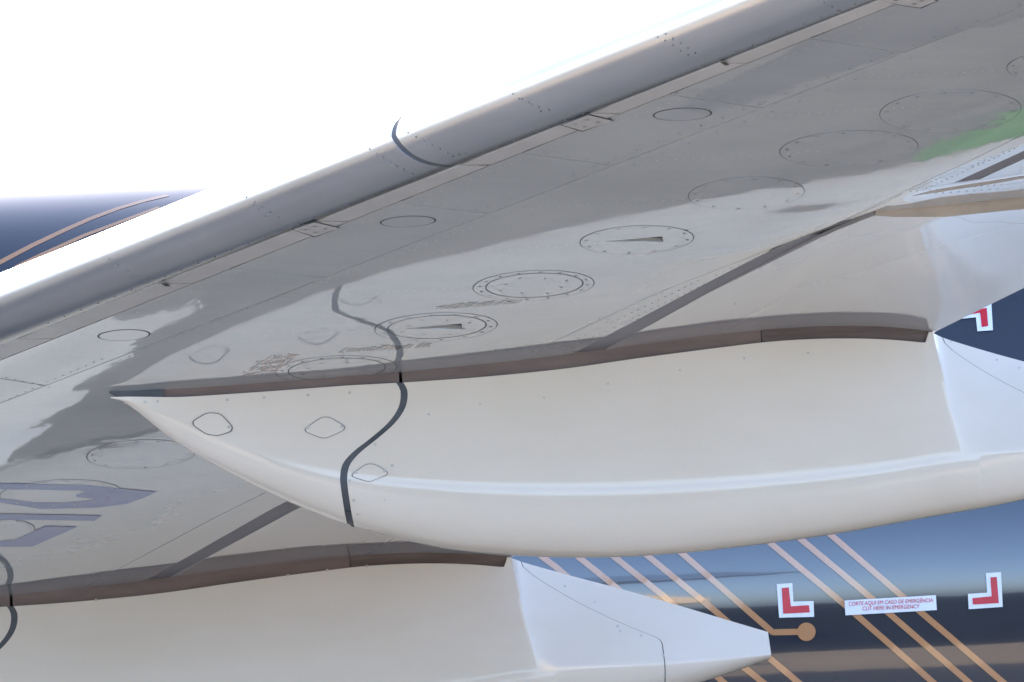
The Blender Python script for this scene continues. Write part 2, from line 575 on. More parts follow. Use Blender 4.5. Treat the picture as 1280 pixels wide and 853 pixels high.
# ---- generic skin patch: xa(y), xb(y) chord limits, ya(a), yb(a) span limits (a = chord fraction)
def patch(name, xa, xb, ya, yb, na, material, parent, gx0=0.002, gx1=0.002, gy=0.002, ystep=0.08, off=0.0, t=0.010, hole=None, label=None, fit_y=None):
    y_mid = 0.5 * (ya(0.5) + yb(0.5))
    nb = max(2, int(abs(yb(0.5) - ya(0.5)) / ystep))
    P = []
    for i in range(nb + 1):
        row = []
        for j in range(na + 1):
            a = j / na
            y0, y1 = ya(a), yb(a)
            sg = 1 if y1 > y0 else -1
            y = (y0 + sg * gy) + (y1 - y0 - 2 * sg * gy) * i / nb
            x0, x1 = xa(y) + gx0, xb(y) - gx1
            x = x0 + (x1 - x0) * a
            o_ = off(x, y) if callable(off) else off
            row.append(Vector((x, y, S(x, y) - o_)))
        P.append(row)
    V, F = solid_grid(P, nb, na, UPV, t)
    if hole:
        keep = []
        nq = nb * na
        for k, f in enumerate(F):
            if k < nq:
                c = sum((V[q] for q in f), Vector()) / 4
                if hole(c):
                    continue
            keep.append(f)
        F = keep
    return obj(name, V, F, material, parent, label=label)

def const(v):
    return lambda a: v

# ---- slats
g_lip = on_plane(579, 206, DZ[1]).y
g_nose = on_plane(482, 170, DZ[0]).y
def slat(name, y0f, y1f, label):
    nth = 44
    ref = ylist(y0f(0), y1f(0), 0.10)
    nb = len(ref) - 1
    P = []
    for i in range(nb + 1):
        row = []
        for j in range(nth + 1):
            th = pi * j / nth
            y0, y1 = y0f(th), y1f(th)
            row.append(slat_pt(th, y0 + (y1 - y0) * i / nb))
        P.append(row)
    V, F = solid_grid(P, nb, nth, Vector((0.7, 0, 0.3)), 0.03)
    return obj(name, V, [f[::-1] for f in F], 'slat', root, label=label)
def gap_y(th):
    t = min(th, pi / 2) / (pi / 2)
    return g_lip + (g_nose - g_lip) * (1 - cos(t * pi / 2)) if False else g_lip + (g_nose - g_lip) * t
slat_out = slat('slat', const(Y_TIP), lambda th: gap_y(th) - 0.007, 'metallic leading edge slat right of the curved dark gap')
slat_in = slat('slat', lambda th: gap_y(th) + 0.012, const(Y_ROOT), 'metallic leading edge slat left of the curved dark gap')
# dark gasket inside the gap
V = []
nth = 44
for j in range(nth + 1):
    th = pi * 0.93 * j / nth
    y = gap_y(th)
    for dy in (-0.014, 0.02):
        q = slat_pt(th, y + dy)
        V.append(q + Vector((0.0015 * sin(th), 0, 0.0015 * cos(th))))
obj('slat_gasket', V, grid_faces(nth, 1), 'rubber', slat_in)

# ---- lip strips behind the slat
def ypx(px, py, dz):
    return on_plane(px, py, dz).y
lip_cuts = [Y_TIP, ypx(905, 78, DZ[1]), ypx(740, 141, DZ[1]), g_lip, ypx(395, 277, DZ[1]), ypx(205, 354, DZ[1]), ypx(32, 423, DZ[1]), Y_ROOT]
for k in range(len(lip_cuts) - 1):
    patch('slat_lip', X_lip, X_seam, const(lip_cuts[k]), const(lip_cuts[k + 1]), 3, 'slat_lip',
          slat_out if lip_cuts[k] < g_lip - 0.01 else slat_in, gx0=0.004, gx1=0.0065, gy=0.004 if k not in (2, 3) else 0.010, off=0.002)

# ---- fixed leading edge panels
cross = [((1020, 49), (1137, 66)), ((836, 119), (955, 135)), ((650, 192), (767, 207)), ((497, 254), (600, 267)), ((330, 338), (398, 347)), ((0, 468), (62, 482))]
cy = [(Y_TIP, Y_TIP)] + [(on_wing(*a).y, on_wing(*b).y) for a, b in cross] + [(Y_ROOT, Y_ROOT)]
for k in range(len(cy) - 1):
    (a0, a1), (b0, b1) = cy[k], cy[k + 1]
    patch('leading_edge_panel', X_seam, X_fspar, lambda a, p=a0, q=a1: p + (q - p) * a, lambda a, p=b0, q=b1: p + (q - p) * a,
          10, 'wing', root, gx0=0.0065, gx1=0.0026, gy=0.0035)

# ---- main lower skin with access openings
#        centre px, width, height, rings, vent, screws
PAN = [(420, 462, 150, 34, 2, 0, 16), (545, 409, 152, 35, 2, 1, 14), (667, 357, 150, 37, 2, 0, 16), (796, 300, 141, 35, 1, 1, 12),
       (933, 242, 144, 40, 1, 0, 12), (1061, 186, 172, 44, 1, 0, 14), (1188, 139, 176, 52, 1, 0, 14), (1330, 82, 142, 40, 1, 0, 12),
       (176, 568, 134, 36, 1, 0, 14), (75, 617, 150, 34, 1, 0, 16), (5, 663, 76, 26, 1, 0, 10)]
TILT = -0.045
def pan_xy(c, r, a):
    dx, dy = 0.5 * c[2] * r * cos(a), 0.5 * c[3] * r * sin(a)
    return c[0] + dx + 0.10 * dy * 0, c[1] + dy + TILT * dx
vents = [on_wing(c[0], c[1]) for c in PAN if c[5]]
def in_vent(p):
    return any(abs(p.x - v.x) < 0.13 and abs(p.y - v.y) < 0.09 for v in vents)
skin = patch('lower_skin', X_fspar, X_rear, const(Y_TIP), const(Y_ROOT), 70, 'wing', root, gx0=0.0026, gx1=0.0024, ystep=0.035,
             hole=in_vent, label='broad grey lower wing skin carrying the oval access panels')
def screw_mesh(pts, r, name, material, parent, off=0.0008):
    """pts: list of (point, normal)"""
    V, F = [], []
    for p, n in pts:
        n = n.normalized()
        a = n.orthogonal().normalized()
        b = n.cross(a)
        i0 = len(V)
        for k in range(8):
            V.append(p + n * off + (a * cos(k * pi / 4) + b * sin(k * pi / 4)) * r)
        F.append(tuple(range(i0, i0 + 8)))
    return obj(name, V, F, material, parent, smooth=False, kind='stuff')
def wing_normal(p):
    e = 0.01
    zx = (S(p.x + e, p.y) - S(p.x - e, p.y)) / (2 * e)
    zy = (S(p.x, p.y + e) - S(p.x, p.y - e)) / (2 * e)
    return Vector((zx, zy, -1)).normalized()

def disc_on_wing(c, r0, r1, nr, off, na=72, hole=None):
    """polar patch between radius fractions r0..r1"""
    V, F = [], []
    for i in range(nr + 1):
        r = r0 + (r1 - r0) * i / nr
        for k in range(na):
            V.append(on_wing(*pan_xy(c, r, 2 * pi * k / na), off))
    for i in range(nr):
        for k in range(na):
            a, b = i * na + k, i * na + (k + 1) % na
            F.append((a, b, b + na, a + na))
    return V, F
for c in PAN:
    # plate as plan grid clipped to the oval, so that the vent can be cut out of it
    tilt = (random.uniform(-1, 1) * 0.0012, random.uniform(-1, 1) * 0.0012)
    cen = on_wing(c[0], c[1])
    V, F = disc_on_wing(c, 0.0 if not c[5] else 0.62, 1.0, 7, 0.0008)
    if c[5]:
        # ramp vent: flat inner part with a wedge slot
        pass
    for v in V:
        v.z += (v.x - cen.x) * tilt[0] + (v.y - cen.y) * tilt[1] * 0.5
    na = 72
    n0 = len(V)
    for k in range(na):                        # rim wall
        V.append(V[7 * na + k].copy())
    for k in range(na):
        V.append(V[7 * na + k] + UPV * 0.0016)
    for k in range(na):
        a, b = n0 + k, n0 + (k + 1) % na
        F.append((a, b, b + na, a + na))
    lab = None
    p = obj('access_panel', V, F, 'panel', root, label=lab)
    rg = disc_on_wing(c, 1.0, 1.0 + (1.8 if c[0] > 880 else 2.5) / c[2], 1, 0.0004)
    obj('sealant_ring', rg[0], rg[1], 'gap', p)
    if c[4] == 2:
        c2 = (c[0] + 1, c[1] - 0.5, c[2] * 0.80, c[3] * 0.80)
        rg = disc_on_wing(c2, 1.0, 1.0 + 3.0 / c2[2], 1, 0.0013)
        obj('sealant_ring', rg[0], rg[1], 'gap', p)
    sc = []
    for k in range(c[6]):
        a = 2 * pi * (k + 0.3) / c[6]
        q = on_wing(*pan_xy(c, 0.905, a), 0.0012)
        sc.append((q, wing_normal(q)))
    if c[4] == 2:
        for k in range(8):
            a = 2 * pi * (k + 0.5) / 8
            q = on_wing(*pan_xy(c, 0.50 + 0.1 * (k % 2), a), 0.0012)
            sc.append((q, wing_normal(q)))
    screw_mesh(sc, 0.0050, 'screw_ring', 'screw', p, 0.0003)
    if c[5]:
        # inner plate with a triangular slot and the ramp that rises into the wing behind it
        bm = bmesh.new()
        nri = 72
        outer = [bm.verts.new((*pan_xy(c, 0.62, 2 * pi * k / nri), 0)) for k in range(nri)]
        x0, y0 = c[0], c[1]
        tri = [(x0 - 41, y0 + 1.6), (x0 + 32, y0 - 4.6), (x0 + 33, y0 + 2.6)]
        tv = [bm.verts.new((a, b, 0)) for a, b in tri]
        es = [bm.edges.new((outer[k], outer[(k + 1) % nri])) for k in range(nri)]
        es += [bm.edges.new((tv[k], tv[(k + 1) % 3])) for k in range(3)]
        bmesh.ops.triangle_fill(bm, edges=es, use_beauty=True)
        # drop the fill inside the slot
        def inside(px, py):
            s = []
            for k in range(3):
                (ax, ay), (bx, by) = tri[k], tri[(k + 1) % 3]
                s.append((bx - ax) * (py - ay) - (by - ay) * (px - ax))
            return all(q > 0 for q in s) or all(q < 0 for q in s)
        dead = [f for f in bm.faces if inside(f.calc_center_median().x, f.calc_center_median().y)]
        bmesh.ops.delete(bm, geom=dead, context='FACES_ONLY')
        bm.verts.index_update()
        Vi = [on_wing(v.co.x, v.co.y, 0.0008) for v in bm.verts]
        for v in Vi:
            v.z += (v.x - cen.x) * tilt[0] + (v.y - cen.y) * tilt[1] * 0.5
        Fi = [[v.index for v in f.verts] for f in bm.faces]
        bm.free()
        obj('vent_plate', Vi, Fi, 'panel', p, smooth=False)
        A_, B_, C_ = [on_wing(a, b, 0.0006) for a, b in tri]
        up = Vector((0, 0, 0.03))
        obj('vent_ramp', [A_, B_, C_, B_ + up, C_ + up], [(0, 3, 4), (0, 1, 3), (0, 4, 2), (1, 2, 4, 3)], 'panel', p, smooth=False)

# round covers in the leading edge bay
for c in [(510, 277, 66, 13), (853, 143, 70, 15), (155, 419, 62, 13)]:
    V, F = disc_on_wing(c, 0.0, 1.0, 4, 0.0008, 48)
    p = obj('round_cover', V, F, 'panel', root)
    rg = disc_on_wing(c, 1.0, 1.0 + 4.5 / c[2], 1, 0.0004, 48)
    obj('sealant_ring', rg[0], rg[1], 'gap', p)

# slat track cover plates
for q in ([(367, 286), (393, 277), (423, 284), (394, 294)], [(703, 155), (735, 143), (765, 150), (728, 162)], [(1098, -2), (1140, -14), (1170, 0), (1150, 8), (1128, 5)]):
    P0 = [on_wing(x, y, 0.004) for x, y in q]
    n = len(q)
    V = P0 + [p + UPV * 0.012 for p in P0]
    F = [tuple(range(n))] + [(k, (k + 1) % n, n + (k + 1) % n, n + k) for k in range(n)]
    p = obj('track_cover', V, F, 'slat_lip', root, smooth=False)
    c = sum(P0, Vector()) / n
    screw_mesh([(c + (v - c) * 0.45, Vector((0, 0, -1))) for v in P0[:4]], 0.006, 'screw_set', 'screw', p)
    mx, my = sum(a for a, b in q) / n, sum(b for a, b in q) / n
    P1 = [on_wing(mx + (a - mx) * 1.09, my + (b - my) * 1.2, 0.0028) for a, b in q]
    obj('cover_gasket', P1, [tuple(range(n))], 'gap', p, smooth=False)

# ---- rear shroud strip, cove, flap, outboard panel
E_pts = sorted([on_wing(*p) for p in [(1030, 292), (1043, 284), (1064, 271), (1120, 265), (1190, 258), (1280, 249), (1400, 235)]], key=lambda p: p.x)
Ex, Ey = [p.x for p in E_pts], [p.y for p in E_pts]
def yE(x):
    return interp(Ex, Ey, max(Ex[0], min(Ex[-1], x)))
def end_y(xa, xb):
    def f(a):
        lo, hi = min(Ey) - 0.3, max(Ey) + 0.3
        for _ in range(40):
            y = 0.5 * (lo + hi)
            x = xa(y) + (xb(y) - xa(y)) * a
            if y < max(min(Ey), min(max(Ey), yE(x))):
                lo = y
            else:
                hi = y
        return lo
    return f
y_tip0 = Ey[0]
s_cut = [Y_ROOT, on_wing(326, 619).y + 0.02, on_wing(826, 365).y, y_tip0]
for k in range(3):
    patch('shroud_panel', X_rear, X_stripe, const(s_cut[k + 1]), const(s_cut[k]), 6, 'wing', root, gx0=0.0018, gx1=0.0, gy=0.002, ystep=0.05)
# cove sheet deep in the gap between shroud and flap
V = []
yy = ylist(y_tip0 + 0.01, Y_ROOT, 0.1)
for y in yy:
    xa, xb = X_stripe(y) - 0.03, X_flap(y) + 0.05
    for k in range(5):
        x = xa + (xb - xa) * k / 4
        V.append(Vector((x, y, S(x, y) + 0.003)))
obj('flap_cove', V, grid_faces(len(yy) - 1, 4), 'cove', root, label='violet grey recessed strip between wing and flap')
fe = end_y(X_flap, X_te)
def flap_off(x, y):
    t = (yE(x) + 1.1 - y) / 1.1
    t = max(0.0, min(1.0, t))
    u = (x - X_flap(y)) / max(0.05, X_te(y) - X_flap(y))
    return 0.030 * t * t * min(1, 0.25 + u * 3)
flap = patch('flap', X_flap, X_te, fe, const(Y_ROOT), 40, 'flap', root, gx0=0.0, gx1=0.0, gy=0.003, ystep=0.08, off=flap_off, t=0.012,
             label='smooth grey flap between the dark strip and the trailing edge')
# tan end seal of the flap
V = []
npx = 40
for k in range(npx + 1):
    a = k / npx
    y = fe(a)
    x = X_flap(y) + (X_te(y) - X_flap(y)) * a
    z = S(x, y)
    V += [Vector((x, y + 0.001, z - flap_off(x, y + 0.003) - 0.0005)), Vector((x, y - 0.012, z - 0.4 * flap_off(x, y))), Vector((x, y - 0.016, z + 0.008))]
obj('flap_end_seal', V, grid_faces(npx, 2), 'tan', flap)
# outboard of the flap: fixed shroud, grey strip and aileron
fo = lambda a: fe(a) - 0.022
y190 = on_wing(1190, 230).y
X_mid = lambda y: X_stripe(y)
patch('outboard_shroud', X_rear, X_stripe, const(y190), const(Y_TIP), 6, 'wing', root, gx0=0.0018, gx1=0.0, gy=0.002, ystep=0.06)
e2 = end_y(X_rear, X_te)
patch('closing_panel', X_rear, X_te, lambda a: min(e2(a) - 0.022, 99), const(y190), 30, 'wing', root, gx0=0.0018, gx1=0.0, gy=0.002, ystep=0.03)
patch('aileron', X_flap, X_te, const(y190), const(Y_TIP), 24, 'flap', root, gx0=0.0, gx1=0.0, gy=0.0025, ystep=0.08,
      label='outboard grey panel above the flap end at the right edge')
V = []
yy = ylist(Y_TIP, y190, 0.1)
for y in yy:
    xa, xb = X_stripe(y) - 0.02, X_flap(y) + 0.02
    for k in range(3):
        x = xa + (xb - xa) * k / 2
        V.append(Vector((x, y, S(x, y) + 0.003)))
obj('hinge_cove', V, grid_faces(len(yy) - 1, 2), 'cove', root)

# ---- flap track fairings
XT = X_te(YF - 0.16)
def near_xz(px, py, Y=YF - 0.16):
    p = on_y(px, py, Y)
    return p.x - XT, p.z
_zref = S(XT, YF - 0.16)
def table(pts, Y=YF - 0.16):
    q = sorted([near_xz(x, y, Y) for x, y in pts])
    return Pchip([a for a, b in q], [b - _zref for a, b in q])
T_top = table([(138, 497), (205, 494), (300, 490), (400, 485), (500, 480), (600, 473), (700, 463), (800, 449), (900, 436), (960, 429), (1040, 425), (1100, 426), (1158, 431), (1180, 424), (1280, 446), (1517, 514)])
T_top_body = table([(138, 497), (205, 494), (300, 490), (400, 485), (500, 480), (600, 473), (700, 463), (800, 449), (900, 436), (960, 429), (1040, 425), (1100, 426), (1158, 431), (1300, 460)])
T_top_tail = table([(1150, 415), (1165, 418), (1280, 446), (1517, 514)])
T_ridge = table([(138, 497.5), (165, 503), (200, 515), (260, 540), (330, 567), (430, 592), (540, 603), (650, 608), (760, 608), (900, 602), (1000, 594), (1100, 583), (1185, 570), (1280, 562), (1366, 558), (1517, 545)])
T_keel = table([(138, 499), (170, 520), (200, 543), (250, 574), (300, 600), (370, 632), (437, 657), (500, 673), (560, 685), (640, 693), (700, 696), (760, 696), (850, 691), (950, 680), (1050, 666), (1150, 648), (1280, 624), (1379, 597), (1517, 552)], YF - 0.03)
XA = near_xz(138, 497)[0]
XE = near_xz(1517, 530)[0]
def dxp(px):
    return near_xz(px, 520)[0]
def f_w(x):
    t = (x - XA) / 1.5
    w = 0.17 * (1 - (1 - min(1, max(0, t))) ** 2.0) ** 0.75 if t < 1 else 0.17
    if x > 0.0:
        w *= 1 - 0.62 * (x / XE) ** 1.6
    return max(w, 0.004)
NV = 44
def smooth01(t):
    t = max(0, min(1, t))
    return t * t * (3 - 2 * t)
def section(x):
    """near half section, top to keel: list of (half width, z)"""
    w = f_w(x)
    zr, zk = T_ridge(x), T_keel(x)
    kt = smooth01((x + 0.026) / 0.012)
    zt = T_top_body(x) * (1 - kt) + T_top_tail(x) * kt
    zr = min(zr, zt - 0.001)
    zk = min(zk, zr - 0.002)
    fw = smooth01((x - XA) / 0.9) * (1 - smooth01((x - 0.02) / 0.25))
    lean = -0.030 * fw
    bul = 1.0 + 0.013 * fw
    pts = []
    n1 = 24
    for k in range(n1):
        t = k / n1
        xb = 0.0 + 0.075 * t
        ins = 0.0
        if x > xb:
            ins = min(0.62 * w, 0.115) * (1 - math.exp(-(x - xb) / 0.05)) * (1 - t) ** 1.0
        pts.append([w - ins - lean * (1 - t), zt + (zr - zt) * t])
    th0 = math.acos(1.0 / bul) if bul > 1.0005 else 0.0
    th0 = th0 * fw - radians(9.0) * (1 - fw)
    wk = w / cos(th0)
    n2 = 34
    zc = zr - (0.10 * (zr - zk) if th0 > 0 else 0.0)
    for k in range(n2 + 1):
        th = th0 + (-pi / 2 - th0) * k / n2
        if th0 > 0:
            zz = zc + (zr - zc) * sin(th) / sin(th0) if th > 0 else zc + (zc - zk) * sin(th)
        else:
            zz = zr - (zr - zk) * (sin(th0) - sin(th)) / (sin(th0) + 1)
        pts.append([wk * max(0.0, cos(th)) ** 0.95, zz])
    pts[-1] = [0.0, zk]
    # soften the shoulder where the flat side meets the rounded bottom
    for _ in range(2):
        q = [p[:] for p in pts]
        for k in range(n1 - 6, n1 + 7):
            for c in (0, 1):
                q[k][c] = 0.25 * pts[k - 1][c] + 0.5 * pts[k][c] + 0.25 * pts[k + 1][c]
        pts = q
    return pts
_sec = {}
def sec_at(x):
    k = round(x, 4)
    if k not in _sec:
        _sec[k] = section(k)
    return _sec[k]
def sec_v(x, v):
    s = sec_at(x)
    # v .. 0.5 covers the flat side (24 steps), the rest the bulge
    f = v * 2 * 24 if v <= 0.5 else 24 + (v - 0.5) * 2 * (len(s) - 25)
    k = min(int(f), len(s) - 2)
    t = f - k
    return s[k][0] + t * (s[k + 1][0] - s[k][0]), s[k][1] + t * (s[k + 1][1] - s[k][1])

def nose_shift(x):
    return f_w(x) - 0.17 if x < 0 else 0.0

class Fairing:
    def __init__(s, yc, sc):
        s.yc, s.sc = yc, sc
        s._d = {}
        s.x0 = X_te(yc - 0.16)
        s.z0 = S(s.x0, yc - 0.16)
    def pt(s, x, v, side=-1, ins=0.0):
        w, z = sec_v(x, v)
        if v < 0.5 and x < -0.028:
            z -= s.drop(x) * (1 - 2 * v)
        return Vector((s.x0 + x * s.sc, s.yc + nose_shift(x) + side * max(0, w - ins), s.z0 + z * s.sc))
    def drop(s, x):
        k = round(x, 3)
        if k not in s._d:
            X = s.x0 + x * s.sc
            top = s.z0 + sec_at(min(k, -0.030))[0][1] * s.sc
            lim = S(X, s.yc - 0.16) - 0.026
            s._d[k] = max(0.0, top - lim) / s.sc * smooth01((x - XA) / 0.25)
        return s._d[k]
    def normal(s, x, v, side=-1):
        e = 0.01
        a = s.pt(x + e, v, side) - s.pt(x - e, v, side)
        b = s.pt(x, min(1, v + 0.01), side) - s.pt(x, max(0, v - 0.01), side)
        n = a.cross(b)
        if n.y * side < 0:
            n = -n
        return n.normalized()
    def surf(s, x, v, off):
        return s.pt(x, v) + s.normal(x, v) * off
    def at_px(s, px, py):
        x = (on_y(px, py, s.yc - 0.165).x - s.x0) / s.sc
        best = None
        for k in range(201):
            v = k / 200
            q = project(s.pt(x, v))
            d = abs(q[1] - py)
            if best is None or d < best[0]:
                best = (d, v)
        v = best[1]
        for _ in range(8):
            q = project(s.pt(x, v))
            x += (px - q[0]) / 400.0
            dv = 0.004 if v < 0.99 else -0.004
            q = project(s.pt(x, v))
            g = (project(s.pt(x, v + dv))[1] - q[1]) / dv
            if abs(g) > 5:
                v = max(0.0, min(1.0, v + max(-0.02, min(0.02, (py - q[1]) / g))))
        return x, v

NOSE_CUT = [(0, 500), (.03, 504), (.08, 504.5), (.13, 501), (.2, 489), (.29, 465), (.37, 443), (.44, 430), (.53, 425), (.62, 425.5), (.72, 428), (.82, 431), (.9, 434), (1.0, 437)]
NC = Pchip([a for a, b in NOSE_CUT], [dxp(b) for a, b in NOSE_CUT])
TAIL_CUT = [(0, 17), (.025, 20), (.05, 34), (.29, 194), (.31, 203), (.34, 207), (1.0, 209)]
def TC(v):
    return interp([a for a, b in TAIL_CUT], [b / 400.0 for a, b in TAIL_CUT], v)

def shell(fr, name, xa, xb, n, material, parent, cap_a=False, cap_b=False, label=None, power=1.0, crease=False):
    VV = [0.5 * k / 24 for k in range(25)] + [0.5 + 0.5 * k / 34 for k in range(1, 35)]
    nv = len(VV)
    V, F = [], []
    for side in (-1, 1):
        off = len(V)
        for i in range(n + 1):
            t = (i / n) ** power
            for v in VV:
                if crease:
                    xc = 0.15 * min(v, 0.5)
                    if i <= n * 0.7:
                        x = xa(v) + (xc - xa(v)) * (i / (n * 0.7))
                    else:
                        x = xc + (xb(v) - xc) * ((i - n * 0.7) / (n * 0.3)) ** 1.8
                else:
                    x = xa(v) + (xb(v) - xa(v)) * t
                V.append(fr.pt(x, v, side))
        F += grid_faces(n, nv - 1, side > 0, off)
        if cap_b:
            pass
    half = (n + 1) * nv
    for i in range(n):                 # top between the two sides
        a, b = i * nv, (i + 1) * nv
        F.append((a, b, half + b, half + a))
    if cap_b:
        ring = [n * nv + k for k in range(nv)] + [half + n * nv + k for k in range(nv - 1, -1, -1)]
        F.append(tuple(ring))
    me_o = obj(name, V, F, material, parent, label=label)
    bm = bmesh.new()
    bm.from_mesh(me_o.data)
    bmesh.ops.remove_doubles(bm, verts=bm.verts[:], dist=0.0004)
    for e in bm.edges:
        if e.is_manifold and len(e.link_faces) == 2 and e.calc_face_angle(0) > radians(50):
            e.smooth = False
    bmesh.ops.recalc_face_normals(bm, faces=bm.faces[:])
    bm.to_mesh(me_o.data)
    bm.free()
    return me_o

def make_fairing(yc, sc, label):
    fr = Fairing(yc, sc)
    body = shell(fr, 'flap_track_fairing', lambda v: NC(v) + 0.011, lambda v: TC(v) - 0.0016, 200, 'white', root, label=label, crease=True)
    shell(fr, 'nose_shell', lambda v: XA, lambda v: NC(v) - 0.011, 60, 'white', body, power=1.5)
    shell(fr, 'tail_shell', lambda v: TC(v) + 0.0016, lambda v: XE, 50, 'white', body, cap_b=True)
    # gaskets in the two joints
    for cut, hw, mt, ins in ((NC, 0.0125, 'rubber', 0.004), (TC, 0.004, 'gap', 0.003)):
        V, F = [], []
        n = 90
        for side in (-1, 1):
            off = len(V)
            for k in range(n + 1):
                v = k / n
                for h in (-hw, 0, hw):
                    V.append(fr.pt(cut(v) + h, v, side, ins if v < 0.8 else 0.0) + (Vector((0, 0, ins)) if v >= 0.8 else Vector()))
            F += grid_faces(n, 2, False, off)
        obj('joint_gasket', V, F, mt, body)
    # seal strip against the wing
    segs = [(138, 206, 'rubber'), (206, 500, 'seal'), (504, 955, 'seal'), (956, 1167, 'seal_dark')]
    for a, b, mt in segs:
        n = 40
        for side in (-1, 1):
            V, F = [], []
            off = 0
            for k in range(n + 1):
                x = dxp(a) + (dxp(b) - dxp(a)) * k / n
                w = sec_at(min(x, -0.030))[0][0]
                ins = min(0.012, w * 0.4) if mt != 'rubber' else 0.0
                y = yc + nose_shift(x) + side * (w - ins)
                X = fr.x0 + x * sc
                zb = fr.z0 + (sec_at(min(x, -0.030))[0][1] - fr.drop(x)) * sc
                zt = S(X, y) + 0.006
                if mt == 'rubber':
                    zb = zt - (zt - zb) * min(1.0, 0.3 + 0.7 * sqrt(k / 9))
                V += [Vector((X, y, zb - (0.01 if mt != 'rubber' else 0.0))), Vector((X, y, 0.5 * (zb + zt))), Vector((X, y + side * (0.004 if mt != 'rubber' else 0), zt))]
            F += grid_faces(n, 2, side > 0, off)
            obj('wing_seal', V, F, mt, body)
    return fr, body

m = mat('dark_brown_seal', (0.11, 0.085, 0.078), 0.55)
MAT['seal_dark'] = m
add_variation(m, (0.095, 0.068, 0.056), (0.145, 0.105, 0.088), 5.0, 7, (1, 1, 12))
YFAR = on_wing(640, 699).y + 0.16
near, near_o = make_fairing(YF, 1.0, 'large white flap track fairing whole in view below the wing')
far, far_o = make_fairing(YFAR, 1.04, 'white flap track fairing further inboard at the bottom edge')

# hatches on the near fairing
def hatch(fr, parent, c, pts, nm='hatch'):
    def dense(s, r=0.30):
        out = []
        n = len(pts)
        for k in range(n):
            p0, p1, p2 = pts[k - 1], pts[k], pts[(k + 1) % n]
            a = [p1[i] + (p0[i] - p1[i]) * r for i in (0, 1)]
            b = [p1[i] + (p2[i] - p1[i]) * r for i in (0, 1)]
            for q in range(7):
                t = q / 6
                out.append([(1 - t) ** 2 * a[i] + 2 * t * (1 - t) * p1[i] + t * t * b[i] for i in (0, 1)])
        return [(c[0] + p[0] * s, c[1] + p[1] * s) for p in out]
    def lift(L, off):
        o = []
        for px, py in L:
            x, v = fr.at_px(px, py)
            o.append(fr.surf(x, v, off))
        return o
    inner = lift(dense(1.0), 0.0036)
    mid = lift(dense(0.5), 0.0036)
    x, v = fr.at_px(*c)
    ctr = fr.surf(x, v, 0.0036)
    n = len(inner)
    V = [ctr] + mid + inner
    F = [(0, 1 + k, 1 + (k + 1) % n) for k in range(n)] + [(1 + k, 1 + n + k, 1 + n + (k + 1) % n, 1 + (k + 1) % n) for k in range(n)]
    h = obj(nm, V, F, 'white', parent)
    ring_a, ring_b = lift(dense(0.985), 0.0030), lift(dense(1.06), 0.0030)
    obj('hatch_outline', ring_a + ring_b, [(k, (k + 1) % n, n + (k + 1) % n, n + k) for k in range(n)], 'gap_soft' if c[0] > 300 else 'gap', parent)
    return h
H1 = [(-24, -4), (-7, -14), (9, -13), (24, 3), (22, 9), (6, 14), (-8, 12), (-24, 1)]
H2 = [(-24, 1), (-4, -13), (6, -13), (24, -2), (23, 3), (2, 12.5), (-6, 12), (-23, 5)]
H3 = [(-22, 2), (-4, -11), (6, -11), (22, -1), (20, 3), (1, 10.5), (-5, 10), (-20, 5)]
for c, pp in (((266, 530.5), H1), ((406, 535), H2), ((462, 591.5), H3)):
    hatch(near, near_o, c, pp)
pts = []
for px, py in [(157, 503), (181, 503), (197, 502), (284, 500), (330, 497), (385, 494), (437, 491), (385, 534.5), (427, 533.5), (286, 534), (445, 591), (480, 589.5), (469, 556), (490, 582), (437, 601), (442, 625), (447, 643), (481, 625), (536, 518), (600, 505), (680, 497), (760, 480), (850, 463), (930, 448), (1010, 441), (1188, 427), (1246, 450), (1274, 460)]:
    x, v = near.at_px(px, py)
    pts.append((near.surf(x, v, 0.0), near.normal(x, v)))
screw_mesh(pts[:16], 0.0050, 'screw_set', 'screw_light', near_o, 0.0042)
screw_mesh(pts[16:], 0.0040, 'screw_set', 'screw_soft' if 'screw_soft' in MAT else 'screw_light', near_o)
pts = []
for px, py in [(706, 733), (743, 753), (772, 783), (775, 789), (801, 795), (829, 819), (831, 846), (409, 708), (360, 711), (458, 705), (120, 735)]:
    x, v = far.at_px(px, py)
    pts.append((far.surf(x, v, 0.0), far.normal(x, v)))
screw_mesh(pts, 0.0050, 'screw_set', 'screw_light', far_o)

# ---- painted registration and stencils under the wing
zr = lambda p: Z(0, 540, 2.7265, p)
reg1 = [(-250, 168), (0, 174), (300, 180), (410, 192), (535, 203), (490, 224), (430, 245), (330, 258), (140, 262), (0, 240), (-120, 225), (-120, 212), (0, 226), (120, 240), (230, 240), (320, 228), (262, 222), (258, 214), (290, 202), (270, 199), (0, 194), (-250, 190)]
reg2 = [(-250, 274), (0, 278), (348, 284), (322, 302), (0, 298), (-250, 296)]
reg3 = [(-250, 375), (0, 370), (45, 368), (155, 320), (265, 322), (110, 390), (0, 391), (-250, 398)]
for r_ in (reg1, reg2, reg3):
    px_poly(zr(r_), on_wing, 0.0013, 'registration_letter', 'reg', skin, cuts=3)
